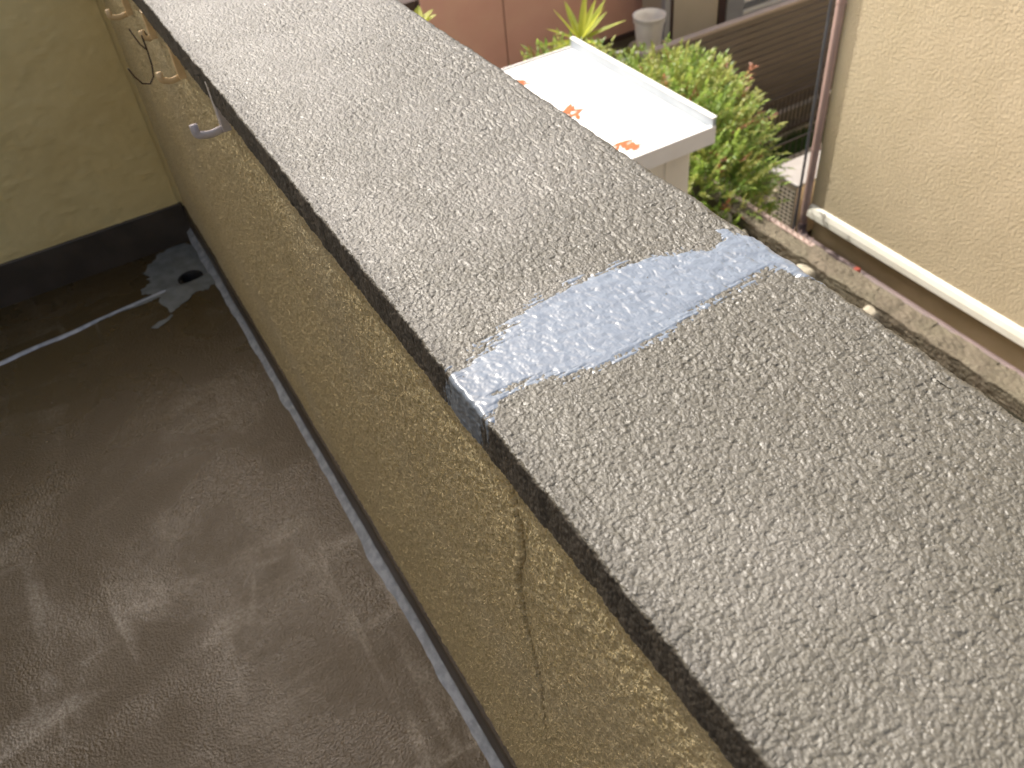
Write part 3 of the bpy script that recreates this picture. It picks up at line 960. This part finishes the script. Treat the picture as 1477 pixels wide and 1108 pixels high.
# ------------------------------------------------------------------ brown building and beige building behind
BB = empty('brown_building', (5.0, 8.6, 0), 'brown metal-clad building with vertical panel joints', 'building')
BY = 7.6
bx0, bx1 = 3.17, 5.72
MB().box(bx0, bx1 + .05, BY + 0.025, BY + 3.0, 0.5, 3.6).build('wall', M_DKBROWN, BB)
MB().box(bx0, bx1 + .05, BY + 0.05, BY + 3.0, 0.0, 0.499).build('foundation', M_CONC, BB)
seams = [3.17, 4.035, 4.985, 5.72]
for a_, b_ in zip(seams[:-1], seams[1:]):
    MB().box(a_ + 0.006, b_ - 0.006, BY, BY + 0.0245, 0.52, 3.58).build('panel', M_BROWN, BB, bevel=0.006)
MB().box(bx0, bx1, BY - 0.02, BY + 0.024, 0.47, 0.515).build('base_trim', M_DKBROWN, BB, bevel=0.003)
MB().box(bx0 - .1, bx1, BY - 0.35, BY + 3.0, 3.6, 3.7).build('roof', M_DKBROWN, BB)
PB = empty('brick_pier', (2.9, 7.9, 0), 'pinkish brick pier beside the brown building, only just in view', 'pier')
bk = MB().box(0, 0.22, 0, 0.1, 0, 0.06).mesh('brick', 0.004)
bk.materials.append(mat('pink_brick', (0.50, 0.33, 0.26), (0.42, 0.27, 0.21), 0.8, 14, 4, 0.4, 60, 0.006))
for lv in range(20):
    for c_ in range(3):
        o = bpy.data.objects.new('brick', bk)
        COL.objects.link(o)
        o.parent = PB
        o.location = Vector((2.48 + c_ * 0.228 + (0.0 if lv % 2 else 0.0), 7.7, 0.005 + lv * 0.068)) - PB.location
MB().box(2.487, 3.145, 7.712, 8.2, 0, 1.36).build('core', M_CONC, PB)
MB().box(2.45, 3.165, 7.66, 8.22, 1.361, 1.45).build('cap', M_DKBROWN, PB)

GB = empty('beige_building', (6.1, 7.6, 0), 'beige panelled outbuilding with dark corner post behind the fence', 'building')
MB().box(5.66, 6.24, 7.02, 7.55, 0, 3.0).build('wall', M_BEIGE, GB)
MB().box(5.52, 5.585, 6.98, 7.05, 0, 3.0).build('light_post', M_GREYW, GB, bevel=0.005)
MB().box(5.587, 5.658, 7.03, 7.10, 0, 3.0).build('dark_post', M_DKBROWN, GB)
MB().box(6.242, 6.33, 7.0, 7.08, 0, 3.0).build('dark_post', M_DKBROWN, GB)
GG = empty('grey_building', (7.4, 8.0, 0), 'grey wall with pale sill rails behind the fence top', 'building')
MB().box(6.34, 9.0, 7.5, 8.5, 0, 3.2).build('wall', M_GREYW, GG)
for k in range(4):
    MB().box(6.40, 7.7, 7.40, 7.44, 0.25 + k * 0.13, 0.29 + k * 0.13).build('sill_rail', M_SHEDBODY, GG, bevel=0.004)
MB().box(6.62, 6.86, 7.30, 7.36, 0, 2.0).build('panel', M_GREYW, GG, bevel=0.004)

# ------------------------------------------------------------------ pots behind the shrub
def bucket(name, c, r, h, m, label, cat, group=None):
    e = empty(name, c, label, cat, group)
    b = MB().lathe(c, [(0.001, 0.004), (r * .74, 0.0), (r * .76, 0.006), (r * .93, h * .80), (r * .94, h * .82), (r * 1.0, h * .83), (r * 1.02, h * .97), (r * 1.04, h), (r * 1.0, h * 1.004), (r * .95, h * .985), (r * .90, h * .8), (r * .72, 0.02), (0.001, 0.018)], 36)
    b.build('bowl', m, e, smooth=True)
    b = MB().lathe(c, [(r * .955, h * .79), (r * 1.0, h * .795), (r * 1.0, h * .82), (r * .955, h * .825)], 36)
    b.build('rim_band', m, e, smooth=True)
    return e


bx_, by_ = 5.185, 6.80
bucket('plant_pot', (bx_, by_, 0.0), 0.21, 0.36, M_POT, 'large cream pot at the bottom of the bucket stack', 'pot')
bucket('plant_pot', (bx_, by_, 0.362), 0.19, 0.36, M_POT, 'cream pot under the white bucket behind the shrub', 'pot')
bucket('bucket', (bx_, by_, 0.73), 0.155, 0.30, M_BUCKET, 'white bucket standing open on top of cream pots', 'bucket')

# ------------------------------------------------------------------ plants
class Leaves:
    def __init__(self):
        self.v, self.f = [], []

    def leaf(self, p, d, n, L, W, droop=0.15):
        d = d.normalized()
        s = d.cross(n)
        if s.length < 1e-4:
            return
        s.normalize()
        u = s.cross(d)
        k = len(self.v)
        for t, ww, z in ((0, 0.12, 0), (0.42, 1, 0.05), (1, 0, -droop)):
            c = p + d * L * t + u * L * z
            if ww == 0:
                self.v.append(tuple(c))
            else:
                self.v.append(tuple(c + s * W * ww * .5))
                self.v.append(tuple(c - s * W * ww * .5))
        self.f += [(k, k + 1, k + 3, k + 2), (k + 2, k + 3, k + 4)]

    def build(self, name, m, parent):
        me_ = bpy.data.meshes.new(name)
        me_.from_pydata(self.v, [], self.f)
        o_ = link(name, me_, m, parent)
        return o_


def rv(rs):
    while True:
        q = Vector((rs.uniform(-1, 1), rs.uniform(-1, 1), rs.uniform(-1, 1)))
        if 0.05 < q.length < 1:
            return q.normalized()


NB = empty('nandina_shrub', (3.55, 4.3, 0), 'bushy green shrub with red-tinged leaf tips beside the white shed', 'shrub')
lg, ly_, lr_ = Leaves(), Leaves(), Leaves()
rs = random.Random(5)
ELL = [((3.62, 4.55, 1.15), (0.62, 0.62, 0.50), 330), ((3.50, 3.98, 0.95), (0.42, 0.40, 0.48), 230), ((3.85, 4.35, 0.95), (0.42, 0.45, 0.48), 200),
       ((3.30, 4.95, 1.25), (0.45, 0.40, 0.42), 120), ((3.42, 3.72, 0.82), (0.24, 0.24, 0.30), 90), ((3.95, 4.75, 1.18), (0.40, 0.35, 0.34), 120), ((3.20, 5.25, 1.30), (0.40, 0.32, 0.36), 90), ((3.55, 3.62, 0.72), (0.22, 0.20, 0.30), 60)]
stems = MB()
for (c, rad, cnt) in ELL:
    c = Vector(c)
    for i in range(7):
        q = rv(rs)
        e = c + Vector((q.x * rad[0] * .7, q.y * rad[1] * .7, abs(q.z) * rad[2] * .7))
        b0 = Vector((3.55 + rs.gauss(0, .12), 4.35 + rs.gauss(0, .15), 0))
        stems.tube([b0, b0.lerp(e, .5) + Vector((0, 0, .12)), e], [0.012, 0.008, 0.004], 5)
    for i in range(int(cnt * 1.9)):
        q = rv(rs)
        if q.z < -0.35 and rs.random() < 0.6:
            q.z = -q.z
        t = 0.62 + 0.42 * rs.random() ** 0.6
        p = c + Vector((q.x * rad[0] * t, q.y * rad[1] * t, q.z * rad[2] * t))
        d = (q + Vector((0, 0, 0.35)) + 0.5 * rv(rs)).normalized()
        L = rs.uniform(0.12, 0.22)
        col = rs.random()
        top = q.z > 0.25
        tgt = lg
        if top and col < 0.30:
            tgt = ly_
        elif top and col < 0.335:
            tgt = lr_
        elif col > 0.86:
            tgt = ly_
        nn = rv(rs)
        side = d.cross(Vector((0, 0, 1)))
        if side.length < .1:
            side = d.cross(Vector((1, 0, 0)))
        side.normalize()
        nleaf = rs.randint(6, 9)
        for j in range(nleaf):
            f = (j + 0.6) / nleaf
            pp_ = p + d * L * f - Vector((0, 0, 1)) * 0.10 * L * f * f
            for sg in (-1, 1):
                sd = (d * 0.75 + side * sg * rs.uniform(.7, 1.1) + 0.45 * rv(rs)).normalized()
                tt = lr_ if (tgt is lr_ and f > .2) else tgt
                tt.leaf(pp_, sd, (Vector((0, 0, 1)) + 0.8 * rv(rs)).normalized(), rs.uniform(0.032, 0.058) * (1.1 - .4 * f), rs.uniform(0.011, 0.019))
            if j == nleaf - 1:
                tgt.leaf(pp_, d, Vector((0, 0, 1)), 0.06, 0.02)
# single sprays that stick out against the dark fence
for (p, d, tgt) in [((4.20, 4.45, 1.25), (1, .1, .5), ly_), ((4.24, 4.5, 1.35), (.8, .1, .9), lr_), ((4.20, 4.35, 1.08), (1, 0, .2), ly_), ((4.22, 4.40, 0.98), (1, -.1, 0), lr_),
                    ((4.18, 4.2, 0.82), (1, -.1, -.1), lg), ((4.15, 4.2, 0.72), (1, 0, -.2), lr_), ((3.86, 3.85, 0.70), (1, -.2, -.1), lg), ((3.80, 3.8, 0.85), (1, -.1, .1), lg), ((4.26, 4.5, 1.2), (1, .1, .3), ly_)]:
    p, d = Vector(p), Vector(d).normalized()
    side = d.cross(Vector((0, 0, 1))).normalized()
    stems.tube([p - d * .25, p + d * .22], [0.004, 0.002], 5)
    for j in range(8):
        f = (j + .5) / 8
        for sg in (-1, 1):
            tgt.leaf(p + d * .24 * f, (d * .8 + side * sg + 0.4 * rv(rs)).normalized(), (Vector((0, 0, 1)) + .6 * rv(rs)).normalized(), 0.07 * (1.1 - .4 * f), 0.026)
for nm, L_, m_ in (('foliage', lg, M_LEAF), ('young_foliage', ly_, M_LEAFY), ('red_foliage', lr_, M_LEAFR)):
    o = L_.build(nm, m_, NB)
    o['kind'] = 'stuff'
stems.build('stems', M_STEM, NB)

# pale flowering plant between shrub and pots
FP = empty('flowering_plant', (4.25, 5.9, 0), 'plant with small white blossoms between the shrub and the bucket stack', 'plant')
fl_, pt = Leaves(), Leaves()
fst = MB()
for i in range(240):
    q = rv(rs)
    p = Vector((4.28, 5.9, 0.92)) + Vector((q.x * .42, q.y * .3, q.z * .30)) * rs.uniform(.5, 1)
    if i % 24 == 0:
        fst.tube([(4.25 + rs.gauss(0, .05), 5.9 + rs.gauss(0, .05), 0), tuple(p)], [0.01, 0.004], 5)
    if rs.random() < .42:
        for k in range(6):
            a = k * 1.047
            pt.leaf(p, Vector((math.cos(a), math.sin(a), .3)), Vector((0, 0, 1)), 0.036, 0.028)
    else:
        for k in range(7):
            fl_.leaf(p, rv(rs) + Vector((0, 0, .3)), rv(rs), 0.07, 0.03)
fl_.build('foliage', M_LEAFY, FP)['kind'] = 'stuff'
pt.build('blossom', M_PETAL, FP)['kind'] = 'stuff'
fst.build('stems', M_STEM, FP)


def blade_plant(name, base, top, n, L, label, cat, dirs=None, W=0.032):
    e = empty(name, (base[0], base[1], 0), label, cat)
    MB().tube([(base[0], base[1], 0), (base[0] + .01, base[1], top * .5), (base[0], base[1], top)], [0.035, 0.03, 0.025], 10).build('trunk', M_STEM, e, smooth=True)
    c = Vector((base[0], base[1], top - .02))
    for i in range(n):
        if dirs:
            d = Vector(dirs[i]).normalized()
        else:
            a = i * 2.4
            d = Vector((math.cos(a), math.sin(a), rs.uniform(.2, 1.4))).normalized()
        s = d.cross(Vector((0, 0, 1))).normalized()
        u = s.cross(d)
        LL = L * rs.uniform(.85, 1.1)
        vs, fs = [], []
        for t, ww in ((0, .5), (.25, 1), (.55, .9), (.8, .55), (1, .05)):
            p = c + d * LL * t - Vector((0, 0, 1)) * 0.10 * LL * t * t
            vs += [p + s * W * ww, p - u * W * .35 * ww, p - s * W * ww]
        for k in range(4):
            for j in range(2):
                fs.append((k * 3 + j, k * 3 + j + 1, k * 3 + j + 4, k * 3 + j + 3))
        MB().add(vs, fs).build('leaf', M_YUCCA, e)
    return e


blade_plant('yucca_plant', (3.55, 5.5), 1.66, 16, 0.36, 'spiky lime-green blade-leaved plant behind the white shed roof', 'plant',
            [(-.55, .1, .85), (0, 0, 1), (.5, .1, .85), (.62, 0, .75), (-.95, 0, .25), (-1, -.1, .1), (-.8, -.4, .3), (.3, -.5, .9), (.9, -.3, .35), (.1, .8, .8), (-.2, -.9, .35), (-.3, .1, .95), (.22, .1, 1), (-.75, .2, .5), (-.7, -.2, .1), (.8, .1, .5)])
blade_plant('yucca_plant', (2.70, 6.6), 1.68, 8, 0.22, 'small lime-green leaf tuft at the coping edge before the brown building', 'plant', W=0.045)
